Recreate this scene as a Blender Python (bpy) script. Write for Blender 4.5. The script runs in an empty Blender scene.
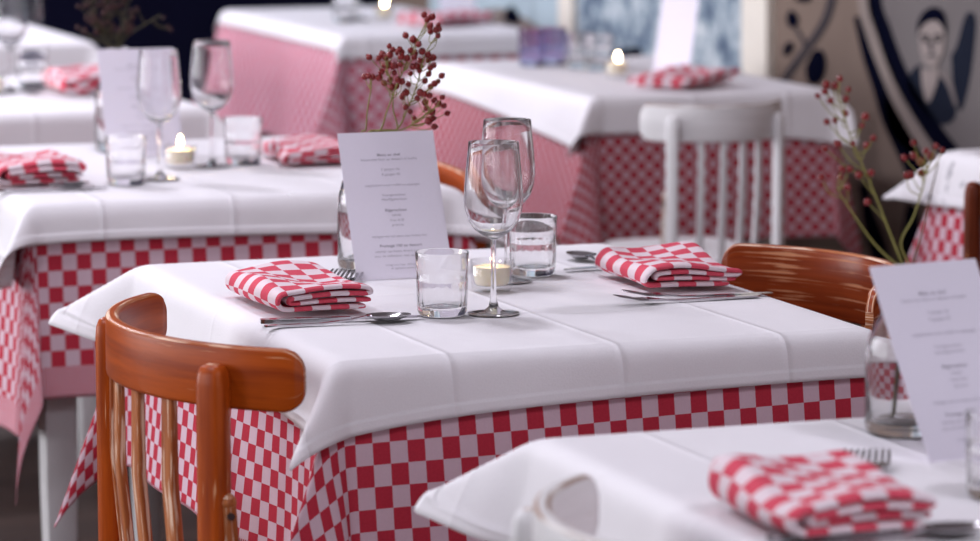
import bpy, math, random
from mathutils import Vector, Matrix
random.seed(7)
PI = math.pi
C = bpy.context.scene.collection
R = math.radians

# ------------------------------------------------------------------ camera
FPX = 3675.0                      # 135 mm on a 36 mm sensor, 980 px wide
PITCH = math.atan(500.5 / FPX); HEAD = R(20); CZ = 1.42
cd = bpy.data.cameras.new('camera'); cam = bpy.data.objects.new('camera', cd); C.objects.link(cam)
cd.sensor_width = 36; cd.lens = 135; cd.clip_start = .05; cd.clip_end = 60
cam.location = (0, 0, CZ); cam.rotation_euler = (PI/2 - PITCH, 0, -HEAD)
cd.dof.use_dof = True; cd.dof.focus_distance = 4.52; cd.dof.aperture_fstop = 5.2
bpy.context.scene.camera = cam

def ray(px, py):
    x = (px-490)/FPX; y = -(py-270.5)/FPX
    c, s = math.cos(PITCH), math.sin(PITCH)
    d = (x, c+y*s, -s+y*c)
    return Vector((d[0]*math.cos(HEAD)+d[1]*math.sin(HEAD), -d[0]*math.sin(HEAD)+d[1]*math.cos(HEAD), d[2]))
def at(px, py, z):                # point of the level plane z
    d = ray(px, py); t = (z-CZ)/d.z
    return Vector((d.x*t, d.y*t, z))
def at_y(px, py, Y):              # point of the plane Y
    d = ray(px, py); t = Y/d.y
    return Vector((d.x*t, Y, CZ+d.z*t))
WX = 3.62                         # painted wall
def at_wall(px, py):
    d = ray(px, py); t = WX/d.x
    return (d.y*t, CZ+d.z*t)

# ------------------------------------------------------------------ node materials
def new_mat(name):
    m = bpy.data.materials.new(name); m.use_nodes = True
    nt = m.node_tree; b = nt.nodes['Principled BSDF']
    return m, nt, b
def N(nt, t, **kw):
    n = nt.nodes.new(t)
    for k, v in kw.items():
        if k in n.inputs: n.inputs[k].default_value = v
        else: setattr(n, k, v)
    return n
def L(nt, a, b): nt.links.new(a, b)
def math_n(nt, op, a, b=None, clamp=False):
    n = nt.nodes.new('ShaderNodeMath'); n.operation = op; n.use_clamp = clamp
    for i, v in enumerate((a, b)):
        if v is None: continue
        if isinstance(v, (int, float)): n.inputs[i].default_value = v
        else: L(nt, v, n.inputs[i])
    return n.outputs[0]
def mixc(nt, fac, a, b, mode='MIX'):
    n = nt.nodes.new('ShaderNodeMix'); n.data_type = 'RGBA'; n.blend_type = mode
    for i, v in ((0, fac), (6, a), (7, b)):
        if isinstance(v, (int, float)): n.inputs[i].default_value = v
        elif isinstance(v, tuple): n.inputs[i].default_value = v if len(v) == 4 else v+(1,)
        else: L(nt, v, n.inputs[i])
    return n.outputs[2]
def ramp(nt, fac, stops):
    n = nt.nodes.new('ShaderNodeValToRGB'); e = n.color_ramp.elements
    while len(e) < len(stops): e.new(.5)
    for i, (p, c) in enumerate(stops):
        e[i].position = p; e[i].color = c if len(c) == 4 else tuple(c)+(1,)
    L(nt, fac, n.inputs[0]); return n.outputs[0]
def plain(name, col, rough=.6, metal=0, bump=0, bscale=60, var=.08, spec=None):
    m, nt, b = new_mat(name)
    tc = N(nt, 'ShaderNodeTexCoord'); no = N(nt, 'ShaderNodeTexNoise'); no.inputs['Scale'].default_value = bscale
    L(nt, tc.outputs['Object'], no.inputs['Vector'])
    dark = tuple(c*(1-var) for c in col)
    L(nt, mixc(nt, no.outputs[0], dark, tuple(col)), b.inputs['Base Color'])
    b.inputs['Roughness'].default_value = rough; b.inputs['Metallic'].default_value = metal
    if spec is not None: b.inputs['Specular IOR Level'].default_value = spec
    if bump:
        bp = N(nt, 'ShaderNodeBump'); bp.inputs['Strength'].default_value = bump; bp.inputs['Distance'].default_value = .002
        L(nt, no.outputs[0], bp.inputs['Height']); L(nt, bp.outputs[0], b.inputs['Normal'])
    return m

def linen_mat(name, px_, ox, py_, oy, spots=False):
    """white table linen: ironed crease grid, stitched hem, faint weave"""
    m, nt, b = new_mat(name)
    uv = N(nt, 'ShaderNodeUVMap', uv_map='flat'); ed = N(nt, 'ShaderNodeUVMap', uv_map='edge')
    sx = N(nt, 'ShaderNodeSeparateXYZ'); L(nt, uv.outputs[0], sx.inputs[0])
    se = N(nt, 'ShaderNodeSeparateXYZ'); L(nt, ed.outputs[0], se.inputs[0])
    hs = []
    for out, p, o in ((sx.outputs[0], px_, ox), (sx.outputs[1], py_, oy)):
        f = math_n(nt, 'FRACT', math_n(nt, 'ADD', math_n(nt, 'DIVIDE', math_n(nt, 'SUBTRACT', out, o), p), 100.5))
        d = math_n(nt, 'MULTIPLY', math_n(nt, 'SUBTRACT', f, .5), p)
        # a soft ridge with one shallow shoulder
        rr = math_n(nt, 'POWER', 2.718, math_n(nt, 'MULTIPLY', math_n(nt, 'POWER', math_n(nt, 'ABSOLUTE', math_n(nt, 'DIVIDE', d, .0045)), 1.6), -1.0))
        hs.append(rr)
    no = N(nt, 'ShaderNodeTexNoise'); no.inputs['Scale'].default_value = 5; no.inputs['Detail'].default_value = 3
    L(nt, uv.outputs[0], no.inputs['Vector'])
    h = math_n(nt, 'MULTIPLY', math_n(nt, 'ADD', hs[0], math_n(nt, 'MULTIPLY', hs[1], .45)), math_n(nt, 'ADD', no.outputs[0], .35))
    # hem: double cloth for 14 mm, with its stitch line
    mr = N(nt, 'ShaderNodeMapRange', interpolation_type='SMOOTHSTEP'); L(nt, se.outputs[0], mr.inputs[0])
    for q_, v_ in zip(range(1, 5), (.0115, .0165, 1, 0)): mr.inputs[q_].default_value = v_
    hem = mr.outputs[0]
    h = math_n(nt, 'ADD', h, math_n(nt, 'MULTIPLY', hem, 1.0))
    n2 = N(nt, 'ShaderNodeTexNoise'); n2.inputs['Scale'].default_value = 9; n2.inputs['Detail'].default_value = 2
    L(nt, uv.outputs[0], n2.inputs['Vector'])
    h = math_n(nt, 'ADD', h, math_n(nt, 'MULTIPLY', n2.outputs[0], 1.6))
    n3 = N(nt, 'ShaderNodeTexNoise'); n3.inputs['Scale'].default_value = 420
    L(nt, uv.outputs[0], n3.inputs['Vector'])
    h = math_n(nt, 'ADD', h, math_n(nt, 'MULTIPLY', n3.outputs[0], .12))
    bp = N(nt, 'ShaderNodeBump'); bp.inputs['Strength'].default_value = .85; bp.inputs['Distance'].default_value = .0028
    L(nt, h, bp.inputs['Height']); L(nt, bp.outputs[0], b.inputs['Normal'])
    col = mixc(nt, n3.outputs[0], (.78, .745, .78), (.86, .83, .86))
    if spots:
        v = N(nt, 'ShaderNodeTexNoise'); v.inputs['Scale'].default_value = 26; v.inputs['Detail'].default_value = 4
        L(nt, uv.outputs[0], v.inputs['Vector'])
        k = math_n(nt, 'GREATER_THAN', v.outputs[0], .585)
        col = mixc(nt, math_n(nt, 'MULTIPLY', k, .55), col, (.16, .15, .18))
    L(nt, col, b.inputs['Base Color']); b.inputs['Roughness'].default_value = .88
    b.inputs['Specular IOR Level'].default_value = .15
    return m

def check_mat(name, sq, red, pale, uvn='flat', band=.05, off=(0, 0)):
    """woven check with a ribbed border"""
    m, nt, b = new_mat(name)
    uv = N(nt, 'ShaderNodeUVMap', uv_map=uvn); ed = N(nt, 'ShaderNodeUVMap', uv_map='edge')
    mp = N(nt, 'ShaderNodeMapping'); mp.inputs['Location'].default_value = (off[0], off[1], .0001); sq = sq if isinstance(sq, tuple) else (sq, sq); mp.inputs['Scale'].default_value = (1/sq[0], 1/sq[1], 1)
    L(nt, uv.outputs[0], mp.inputs['Vector'])
    ck = N(nt, 'ShaderNodeTexChecker'); ck.inputs['Scale'].default_value = 1.0
    ck.inputs['Color1'].default_value = (1, 1, 1, 1); ck.inputs['Color2'].default_value = (0, 0, 0, 1)
    L(nt, mp.outputs[0], ck.inputs['Vector'])
    sx = N(nt, 'ShaderNodeSeparateXYZ'); L(nt, uv.outputs[0], sx.inputs[0])
    se = N(nt, 'ShaderNodeSeparateXYZ'); L(nt, ed.outputs[0], se.inputs[0])
    rib = math_n(nt, 'GREATER_THAN', math_n(nt, 'FRACT', math_n(nt, 'DIVIDE', se.outputs[1], .0055)), .5)
    inb = math_n(nt, 'LESS_THAN', se.outputs[0], band)
    fac = mixc(nt, inb, ck.outputs[0], rib)
    no = N(nt, 'ShaderNodeTexNoise'); no.inputs['Scale'].default_value = 350; L(nt, uv.outputs[0], no.inputs['Vector'])
    n2 = N(nt, 'ShaderNodeTexNoise'); n2.inputs['Scale'].default_value = 12; L(nt, uv.outputs[0], n2.inputs['Vector'])
    r2 = mixc(nt, no.outputs[0], tuple(c*.82 for c in red), tuple(min(1, c*1.12) for c in red))
    p2 = mixc(nt, no.outputs[0], tuple(c*.90 for c in pale), pale)
    col = mixc(nt, fac, p2, r2)
    L(nt, col, b.inputs['Base Color']); b.inputs['Roughness'].default_value = .9
    b.inputs['Specular IOR Level'].default_value = .1
    bp = N(nt, 'ShaderNodeBump'); bp.inputs['Strength'].default_value = .5; bp.inputs['Distance'].default_value = .002
    L(nt, math_n(nt, 'ADD', math_n(nt, 'MULTIPLY', n2.outputs[0], 1.2), math_n(nt, 'MULTIPLY', no.outputs[0], .25)), bp.inputs['Height'])
    L(nt, bp.outputs[0], b.inputs['Normal'])
    return m

def wood_mat(name, c0, c1, worn, amount, rough=.3, grain=(4, 55)):
    """varnished timber, grain along u, worn streaks down to the pale timber"""
    m, nt, b = new_mat(name)
    uv = N(nt, 'ShaderNodeUVMap', uv_map='flat')
    mp = N(nt, 'ShaderNodeMapping'); mp.inputs['Scale'].default_value = (grain[0], grain[1], 1); L(nt, uv.outputs[0], mp.inputs['Vector'])
    no = N(nt, 'ShaderNodeTexNoise'); no.inputs['Scale'].default_value = 1; no.inputs['Detail'].default_value = 5; no.inputs['Roughness'].default_value = .6
    L(nt, mp.outputs[0], no.inputs['Vector'])
    col = ramp(nt, no.outputs[0], [(.32, c0), (.62, c1)])
    m2 = N(nt, 'ShaderNodeMapping'); m2.inputs['Scale'].default_value = (grain[0]*2.2, grain[1]*3.2, 1); m2.inputs['Location'].default_value = (3, 7, 0)
    L(nt, uv.outputs[0], m2.inputs['Vector'])
    n2 = N(nt, 'ShaderNodeTexNoise'); n2.inputs['Scale'].default_value = 1; n2.inputs['Detail'].default_value = 3
    L(nt, m2.outputs[0], n2.inputs['Vector'])
    n3 = N(nt, 'ShaderNodeTexNoise'); n3.inputs['Scale'].default_value = 13; L(nt, uv.outputs[0], n3.inputs['Vector'])
    w = math_n(nt, 'ADD', n2.outputs[0], math_n(nt, 'MULTIPLY', math_n(nt, 'SUBTRACT', n3.outputs[0], .5), .5))
    k = ramp(nt, w, [(1-amount-.03, (0, 0, 0)), (1-amount+.05, (1, 1, 1))])
    col = mixc(nt, math_n(nt, 'MULTIPLY', k, .8), col, worn)
    L(nt, col, b.inputs['Base Color'])
    L(nt, math_n(nt, 'ADD', math_n(nt, 'MULTIPLY', k, .3), rough), b.inputs['Roughness'])
    b.inputs['Specular IOR Level'].default_value = .22
    bp = N(nt, 'ShaderNodeBump'); bp.inputs['Strength'].default_value = .25; bp.inputs['Distance'].default_value = .001
    L(nt, no.outputs[0], bp.inputs['Height']); L(nt, bp.outputs[0], b.inputs['Normal'])
    return m

def glass_mat(name, col=(1, 1, 1), rough=0.0, ior=1.31):
    m, nt, b = new_mat(name)
    b.inputs['Base Color'].default_value = col+(1,); b.inputs['Roughness'].default_value = rough
    b.inputs['Transmission Weight'].default_value = 1; b.inputs['IOR'].default_value = ior
    o = nt.nodes['Material Output']; t = N(nt, 'ShaderNodeBsdfTransparent'); mx = N(nt, 'ShaderNodeMixShader'); mx.inputs[0].default_value = .93
    t.inputs[0].default_value = col+(1,)
    L(nt, t.outputs[0], mx.inputs[1]); L(nt, b.outputs[0], mx.inputs[2]); L(nt, mx.outputs[0], o.inputs['Surface'])
    return m

def emit_mat(name, col, s):
    m, nt, b = new_mat(name)
    b.inputs['Base Color'].default_value = col+(1,); b.inputs['Emission Color'].default_value = col+(1,); b.inputs['Emission Strength'].default_value = s
    return m

M = {}
M['linen'] = linen_mat('white_linen', .212, -.008, .235, .03)
M['linen_spots'] = linen_mat('marked_linen', .222, .02, .235, .03, True)
RED = (.50, .036, .062); PALE = (.70, .51, .585)
M['check'] = check_mat('red_check', (.0232, .025), RED, PALE, band=.05)
M['check_plain'] = check_mat('red_check_plain_hem', (.0209, .0255), RED, PALE, band=.003)
M['check_small'] = check_mat('small_red_check', .0175, (.40, .02, .035), (.56, .37, .42), band=.004)  # red and pale darkened to stand for dimmer light at the far table
M['check_pink'] = check_mat('small_pink_check', .023, (.56, .085, .14), PALE, band=.004)
M['check_navy'] = check_mat('navy_check', .022, (.012, .014, .05), (.25, .25, .36), band=.03)
M['napkin'] = check_mat('napkin_check', .0235, (.66, .085, .13), (.80, .66, .71), band=.012)
M['brown'] = wood_mat('orange_varnished_wood', (.25, .034, .004), (.46, .080, .006), (.82, .45, .24), .27, .36)
M['brown_shaded'] = wood_mat('shaded_red_wood', (.07, .012, .004), (.17, .028, .006), (.5, .2, .09), .27, .36)  # brown wood darkened to carry the shade on the right-edge chair
M['brown_edge'] = wood_mat('worn_varnish_edge', (.28, .055, .012), (.50, .17, .06), (.90, .66, .50), .45, .36)
M['streaked'] = wood_mat('streaked_red_wood', (.17, .024, .007), (.32, .055, .013), (.66, .30, .15), .40, .25, (2.2, 60))
M['white_paint'] = wood_mat('chipped_white_paint', (.70, .68, .69), (.80, .78, .79), (.30, .16, .09), .26, .4)
M['white_edge'] = wood_mat('worn_white_edge', (.62, .56, .52), (.74, .70, .68), (.30, .16, .10), .55, .4)
M['table_paint'] = plain('table_white_paint', (.62, .60, .61), .5, 0, .1, 30)
M['table_wood'] = plain('table_board', (.25, .13, .07), .6)
M['steel'] = plain('polished_steel', (.45, .43, .45), .14, 1, 0, 30, .05)
M['paper'] = plain('menu_paper', (.80, .755, .86), .8, 0, .05, 300, .03, .2)
M['ink'] = plain('grey_ink', (.37, .34, .40), .8)
M['glass'] = glass_mat('clear_glass')
M['violet_glass'] = glass_mat('violet_glass', (.74, .70, .88))
M['wax'] = plain('cream_wax', (.88, .78, .60), .5)
M['wax'].node_tree.nodes['Principled BSDF'].inputs['Subsurface Weight'].default_value = .4
M['wax'].node_tree.nodes['Principled BSDF'].inputs['Subsurface Radius'].default_value = (.01, .006, .003)
M['wick'] = plain('burnt_wick', (.03, .02, .02), .9)
M['flame'] = emit_mat('candle_flame', (1, .74, .42), 90)
M['berry'] = plain('red_berry', (.25, .011, .012), .28, 0, 0, 90, .35)
M['berry_tip'] = plain('berry_tip', (.05, .02, .015), .8)
M['stem'] = plain('olive_stem', (.29, .26, .065), .7, 0, 0, 40, .3)
M['stem_dry'] = plain('dry_stem', (.16, .10, .05), .8, 0, 0, 40, .3)
M['stem_dark'] = plain('dark_olive_stem', (.055, .045, .018), .8, 0, 0, 40, .3)
M['screw'] = plain('screw_metal', (.08, .07, .07), .4, 1)
# setting
M['floor'] = None
M['ceil'] = plain('ceiling_paint', (.70, .66, .69), .9)
M['wall_pale'] = plain('lilac_wall_paint', (.62, .56, .63), .9)
M['wall_navy'] = plain('navy_wall_paint', (.004, .004, .016), .9, 0, .1, 8, .3, .05)
M['wall_beige'] = plain('taupe_wall_paint', (.185, .13, .103), .85, 0, .1, 6, .18)
M['frame_white'] = plain('window_frame_paint', (.75, .74, .74), .5)

def floor_material():
    m, nt, b = new_mat('dark_floorboards')
    tc = N(nt, 'ShaderNodeTexCoord'); br = N(nt, 'ShaderNodeTexBrick'); L(nt, tc.outputs['Object'], br.inputs['Vector'])
    br.inputs['Color1'].default_value = (.075, .042, .030, 1); br.inputs['Color2'].default_value = (.045, .026, .020, 1)
    br.inputs['Mortar'].default_value = (.01, .006, .005, 1); br.inputs['Scale'].default_value = 1
    br.inputs['Brick Width'].default_value = 1.4; br.inputs['Row Height'].default_value = .12; br.inputs['Mortar Size'].default_value = .004
    no = N(nt, 'ShaderNodeTexNoise'); no.inputs['Scale'].default_value = 9; L(nt, tc.outputs['Object'], no.inputs['Vector'])
    L(nt, mixc(nt, .35, br.outputs[0], no.outputs[0], 'MULTIPLY'), b.inputs['Base Color'])
    b.inputs['Roughness'].default_value = .5
    return m
M['floor'] = floor_material()

def thin_glass():
    m = bpy.data.materials.new('thin_cup_glass'); m.use_nodes = True; nt = m.node_tree; nt.nodes.clear()
    o = N(nt, 'ShaderNodeOutputMaterial'); t = N(nt, 'ShaderNodeBsdfTransparent'); g = N(nt, 'ShaderNodeBsdfGlossy'); g.inputs['Roughness'].default_value = .03
    lw = N(nt, 'ShaderNodeLayerWeight', Blend=.25); mx = N(nt, 'ShaderNodeMixShader')
    L(nt, math_n(nt, 'MULTIPLY', lw.outputs['Facing'], .5), mx.inputs[0]); L(nt, t.outputs[0], mx.inputs[1]); L(nt, g.outputs[0], mx.inputs[2]); L(nt, mx.outputs[0], o.inputs[0])
    return m
def pane_material():
    m = bpy.data.materials.new('window_pane_glass'); m.use_nodes = True; nt = m.node_tree; nt.nodes.clear()
    o = N(nt, 'ShaderNodeOutputMaterial'); t = N(nt, 'ShaderNodeBsdfTransparent'); g = N(nt, 'ShaderNodeBsdfGlossy'); g.inputs['Roughness'].default_value = .02
    mx = N(nt, 'ShaderNodeMixShader'); mx.inputs[0].default_value = .05
    L(nt, t.outputs[0], mx.inputs[1]); L(nt, g.outputs[0], mx.inputs[2]); L(nt, mx.outputs[0], o.inputs[0])
    return m
M['pane'] = pane_material()
M['thin_glass'] = thin_glass()

# ------------------------------------------------------------------ mesh collecting
class MB:
    def __init__(s): s.v = []; s.f = []; s.uv = []; s.mi = []
    def add(s, vs, fs, uvs=None, mi=None):
        b = len(s.v); s.v += [tuple(v) for v in vs]
        for i, f in enumerate(fs):
            s.f.append(tuple(b+k for k in f))
            s.uv.append(uvs[i] if uvs else [(vs[k][0]+vs[k][1]*.37, vs[k][2]+vs[k][1]*.11) for k in f])
            s.mi.append(mi[i] if mi else 0)
    def sweep(s, pts, prof, up=(0, 0, 1), scale=None, closed=False, seg_mi=None, cap=True, umul=1):
        """prof: closed list of (side, up); scale(i) -> (su, sv)"""
        pts = [Vector(p) for p in pts]; n = len(pts); k = len(prof); vs = []; lens = [0]
        for i in range(1, n): lens.append(lens[-1]+(pts[i]-pts[i-1]).length)
        per = [0]
        for j in range(k): per.append(per[-1]+math.dist(prof[j], prof[(j+1) % k]))
        u0 = random.random()*5
        for i in range(n):
            if closed: t = pts[(i+1) % n]-pts[i-1]
            else: t = pts[min(i+1, n-1)]-pts[max(i-1, 0)]
            t.normalize(); upv = up[i] if isinstance(up, list) else up
            sd = t.cross(Vector(upv)); sd.normalize(); uv = sd.cross(t)
            sc = scale(i) if scale else (1, 1)
            if not isinstance(sc, tuple): sc = (sc, sc)
            for a, b in prof: vs.append(pts[i]+sd*a*sc[0]+uv*b*sc[1])
        fs, uvs, mi = [], [], []
        for i in range(n if closed else n-1):
            i2 = (i+1) % n
            for j in range(k):
                j2 = (j+1) % k
                fs.append((i*k+j, i*k+j2, i2*k+j2, i2*k+j))
                l2 = lens[i2] if i2 else lens[-1]+.01
                uvs.append([(u0+lens[i], per[j]), (u0+lens[i], per[j+1]), (u0+l2, per[j+1]), (u0+l2, per[j])])
                mi.append(seg_mi[j] if seg_mi else 0)
        if cap and not closed:
            fs.append(tuple(range(k))[::-1]); uvs.append([(u0+p[0], p[1]) for p in prof][::-1]); mi.append(1 if seg_mi else 0)
            fs.append(tuple((n-1)*k+j for j in range(k))); uvs.append([(u0+p[0], p[1]) for p in prof]); mi.append(1 if seg_mi else 0)
        s.add(vs, fs, uvs, mi); return s
    def lathe(s, prof, n=40, c=(0, 0, 0), rmod=None):
        """prof: list of (r, z) open polyline; r=0 ends close"""
        vs, fs, uvs = [], [], []; idx = []
        for r, z in prof:
            if r < 1e-6: idx.append([len(vs)]); vs.append((c[0], c[1], c[2]+z))
            else:
                row = []
                for j in range(n):
                    a = 2*PI*j/n; rr = r*(rmod(a, z) if rmod else 1)
                    row.append(len(vs)); vs.append((c[0]+rr*math.cos(a), c[1]+rr*math.sin(a), c[2]+z))
                idx.append(row)
        for i in range(len(prof)-1):
            a, b = idx[i], idx[i+1]
            for j in range(n):
                j2 = (j+1) % n
                if len(a) == 1 and len(b) == 1: continue
                if len(a) == 1: f = (a[0], b[j2], b[j])
                elif len(b) == 1: f = (a[j], a[j2], b[0])
                else: f = (a[j], a[j2], b[j2], b[j])
                fs.append(f); uvs.append([(j/n, i*.1)]*len(f))
        s.add(vs, fs, uvs); return s
    def prism(s, poly, z0, z1, axis=None):
        """closed polygon (list of 2-D) extruded z0..z1; axis maps (a,b,z)->xyz"""
        ax = axis or (lambda a, b, z: (a, b, z)); n = len(poly)
        vs = [ax(a, b, z0) for a, b in poly]+[ax(a, b, z1) for a, b in poly]
        fs = [tuple(range(n))[::-1], tuple(range(n, 2*n))]+[(i, (i+1) % n, n+(i+1) % n, n+i) for i in range(n)]
        s.add(vs, fs); return s
    def box(s, lo, hi, bev=0):
        x0, y0, z0 = lo; x1, y1, z1 = hi
        if bev <= 0:
            poly = [(x0, y0), (x1, y0), (x1, y1), (x0, y1)]; return s.prism(poly, z0, z1)
        poly = rounded(x1-x0, y1-y0, bev, 2); cx, cy = (x0+x1)/2, (y0+y1)/2
        p2 = [(a+cx, b+cy) for a, b in poly]; n = len(p2)
        def inset(k): return [(cx+(a-cx)*(1-2*k/(x1-x0)), cy+(b-cy)*(1-2*k/(y1-y0))) for a, b in p2]
        rings = [(inset(bev*.8), z0), (p2, z0+bev*.8), (p2, z1-bev*.8), (inset(bev*.8), z1)]
        vs = [(a, b, z) for r, z in rings for a, b in r]; fs = []
        for k in range(3):
            for i in range(n): fs.append((k*n+i, k*n+(i+1) % n, (k+1)*n+(i+1) % n, (k+1)*n+i))
        fs += [tuple(range(n))[::-1], tuple(range(3*n, 4*n))]
        s.add(vs, fs); return s
    def ball(s, c, r, n=10, m=7, sz=1):
        prof = [(max(0, r*math.sin(PI*i/m)) if 0 < i < m else 0, -r*sz*math.cos(PI*i/m)) for i in range(m+1)]
        return s.lathe(prof, n, c)
    def build(s, name, mats, parent=None, smooth=40):
        me = bpy.data.meshes.new(name); me.from_pydata(s.v, [], s.f)
        ul = me.uv_layers.new(name='flat'); k = 0
        for uv in s.uv:
            for q in uv: ul.data[k].uv = q; k += 1
        for m in (mats if isinstance(mats, (list, tuple)) else [mats]): me.materials.append(m)
        me.polygons.foreach_set('material_index', s.mi)
        if smooth:
            me.polygons.foreach_set('use_smooth', [True]*len(me.polygons))
            me.set_sharp_from_angle(angle=R(smooth))
        me.update(); o = bpy.data.objects.new(name, me); C.objects.link(o)
        if parent: o.parent = parent
        return o
def rounded(w, h, r, n=3):
    out = []
    for cx, cy, a0 in ((w/2-r, h/2-r, 0), (-w/2+r, h/2-r, 90), (-w/2+r, -h/2+r, 180), (w/2-r, -h/2+r, 270)):
        for i in range(n+1): a = R(a0+90*i/n); out.append((cx+r*math.cos(a), cy+r*math.sin(a)))
    return out
def circ(r, n=8): return [(r*math.cos(2*PI*i/n), r*math.sin(2*PI*i/n)) for i in range(n)]
def lerp(a, b, t): return a+(b-a)*t
def curve(pts, n=8):
    """Catmull-Rom through points"""
    P = [Vector(p) for p in pts]; P = [P[0]*2-P[1]]+P+[P[-1]*2-P[-2]]; out = []
    for i in range(1, len(P)-2):
        for k in range(n):
            t = k/n; a, b, c, d = P[i-1:i+3]
            out.append(.5*((2*b)+(c-a)*t+(2*a-5*b+4*c-d)*t*t+(-a+3*b-3*c+d)*t**3))
    out.append(P[-2]); return out

def tag(o, label, cat, group=None, kind=None):
    if label: o['label'] = label
    if cat: o['category'] = cat
    if group: o['group'] = group
    if kind: o['kind'] = kind
    return o
def thing(name, label, cat, loc=(0, 0, 0), rz=0, group=None):
    o = bpy.data.objects.new(name, None); o.empty_display_size = .05; C.objects.link(o)
    o.location = loc; o.rotation_euler = (0, 0, rz); return tag(o, label, cat, group)
def dup(root, loc, rz=0, label=None, group=None):
    r = root.copy(); C.objects.link(r); r.location = loc; r.rotation_euler = (0, 0, rz)
    if label: r['label'] = label
    if group: r['group'] = group
    for ch in list(root.children):
        c = ch.copy(); C.objects.link(c); c.parent = r
        for g in list(ch.children):
            d = g.copy(); C.objects.link(d); d.parent = c
    return r
def struct(o): o['kind'] = 'structure'; return o

# ------------------------------------------------------------------ the room
X0, X1, Y0, Y1, ZC = -4.2, WX, -1.6, 10.95, 3.0
struct(MB().box((X0-.15, Y0-.15, -.1), (X1+.15, Y1+.15, 0)).build('floor', M['floor'], smooth=0))
struct(MB().box((X0-.15, Y0-.15, ZC), (X1+.15, Y1+.15, ZC+.1)).build('ceiling', M['ceil'], smooth=0))
struct(MB().box((X1, Y0, 0), (X1+.15, Y1, ZC)).build('wall_right', M['wall_beige'], smooth=0))
struct(MB().box((X0-.15, Y1, 0), (X1+.15, Y1+.15, ZC)).build('wall_back', M['wall_navy'], smooth=0))
FW = (-1.2, 2.2)
wf = MB()
for lo, hi in (((X0-.15, 0), (FW[0], ZC)), ((FW[1], 0), (X1+.15, ZC)), ((FW[0], 0), (FW[1], .55)), ((FW[0], 2.7), (FW[1], ZC))):
    wf.box((lo[0], Y0-.15, lo[1]), (hi[0], Y0, hi[1]))
struct(wf.build('wall_front', M['wall_pale'], smooth=0))
f5 = MB()  # unseen front window, added to throw fill light onto the table fronts
for a_, b_, c_, d_ in ((FW[0], .55, FW[0]+.05, 2.7), (FW[1]-.05, .55, FW[1], 2.7), (FW[0], .55, FW[1], .6), (FW[0], 2.65, FW[1], 2.7), (.475, .55, .525, 2.7)):
    f5.box((a_, Y0-.11, b_), (c_, Y0-.05, d_))
f5o = struct(f5.build('window_5', M['frame_white'], smooth=0))
MB().box((FW[0]+.03, Y0-.083, .58), (FW[1]-.03, Y0-.078, 2.67)).build('pane', M['pane'], f5o, smooth=0)
ld5 = bpy.data.lights.new('daylight', 'AREA'); ld5.shape = 'RECTANGLE'; ld5.size = 3.3; ld5.size_y = 2.0; ld5.energy = 46; ld5.color = (.95, .96, 1.0)  # fill light added behind the camera, shining through that window
lo5 = bpy.data.objects.new('daylight', ld5); C.objects.link(lo5); lo5.location = (.5, Y0-.3, 1.62); lo5.rotation_euler = (PI/2, 0, 0)
wins = [(3.0, 4.7), (5.1, 6.8), (7.2, 8.9), (9.2, 10.75)]; WZ0, WZ1 = .55, 2.7
wl = MB()
ys = [Y0]+[y for w in wins for y in w]+[Y1]
for i in range(0, len(ys), 2): wl.box((X0-.15, ys[i], 0), (X0, ys[i+1], ZC))
for a, b in wins: wl.box((X0-.15, a, 0), (X0, b, WZ0)); wl.box((X0-.15, a, WZ1), (X0, b, ZC))
struct(wl.build('wall_left', M['wall_pale'], smooth=0))
for i, (a, b) in enumerate(wins):
    f = MB()
    for lo, hi in (((a, WZ0), (a+.05, WZ1)), ((b-.05, WZ0), (b, WZ1)), ((a, WZ0), (b, WZ0+.05)), ((a, WZ1-.05), (b, WZ1)),
                   (((a+b)/2-.025, WZ0), ((a+b)/2+.025, WZ1)), ((a, 1.95), (b, 2.0))):
        f.box((X0-.11, lo[0], lo[1]), (X0-.05, hi[0], hi[1]))
    fo = struct(f.build(f'window_{i+1}', M['frame_white'], smooth=0))
    MB().box((X0-.083, a+.03, WZ0+.03), (X0-.078, b-.03, WZ1-.03)).build('pane', M['pane'], fo, smooth=0)
    ld = bpy.data.lights.new('daylight', 'AREA'); ld.shape = 'RECTANGLE'; ld.size = 2.1; ld.size_y = 1.55
    ld.energy = (70, 80, 150, 190)[i]; ld.color = (.95, .965, 1.0)
    lo_ = bpy.data.objects.new('daylight', ld); C.objects.link(lo_)
    lo_.location = (X0-.3, (a+b)/2, (WZ0+WZ1)/2); lo_.rotation_euler = (0, -PI/2, 0)
# added fill lamps, unseen above the frame: soft, faintly violet ambient light
for x, y, watt in ((.1, 1.0, 25), (2.0, 1.8, 22), (-.2, 4.3, 26), (1.5, 5.2, 22), (.5, 7.7, 60), (.7, 10.0, 115)):  # the last two brighten the far cloths' left sides
    lamp = thing('added_ceiling_lamp', 'added round white fill lamp, unseen above the tables', 'lamp', (x, y, ZC), 0, 'added fill lamps')
    MB().lathe([(0, 0), (.2, 0), (.21, -.02), (.2, -.07), (.19, -.075)], 32).build('lamp_shade', M['frame_white'], lamp)
    ld = bpy.data.lights.new('added_fill_light', 'AREA'); ld.shape = 'DISK'; ld.size = .36; ld.energy = watt; ld.color = (.93, .925, 1.04)
    lo_ = bpy.data.objects.new('added_fill_light', ld); C.objects.link(lo_); lo_.location = (x, y, ZC-.085)

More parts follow.
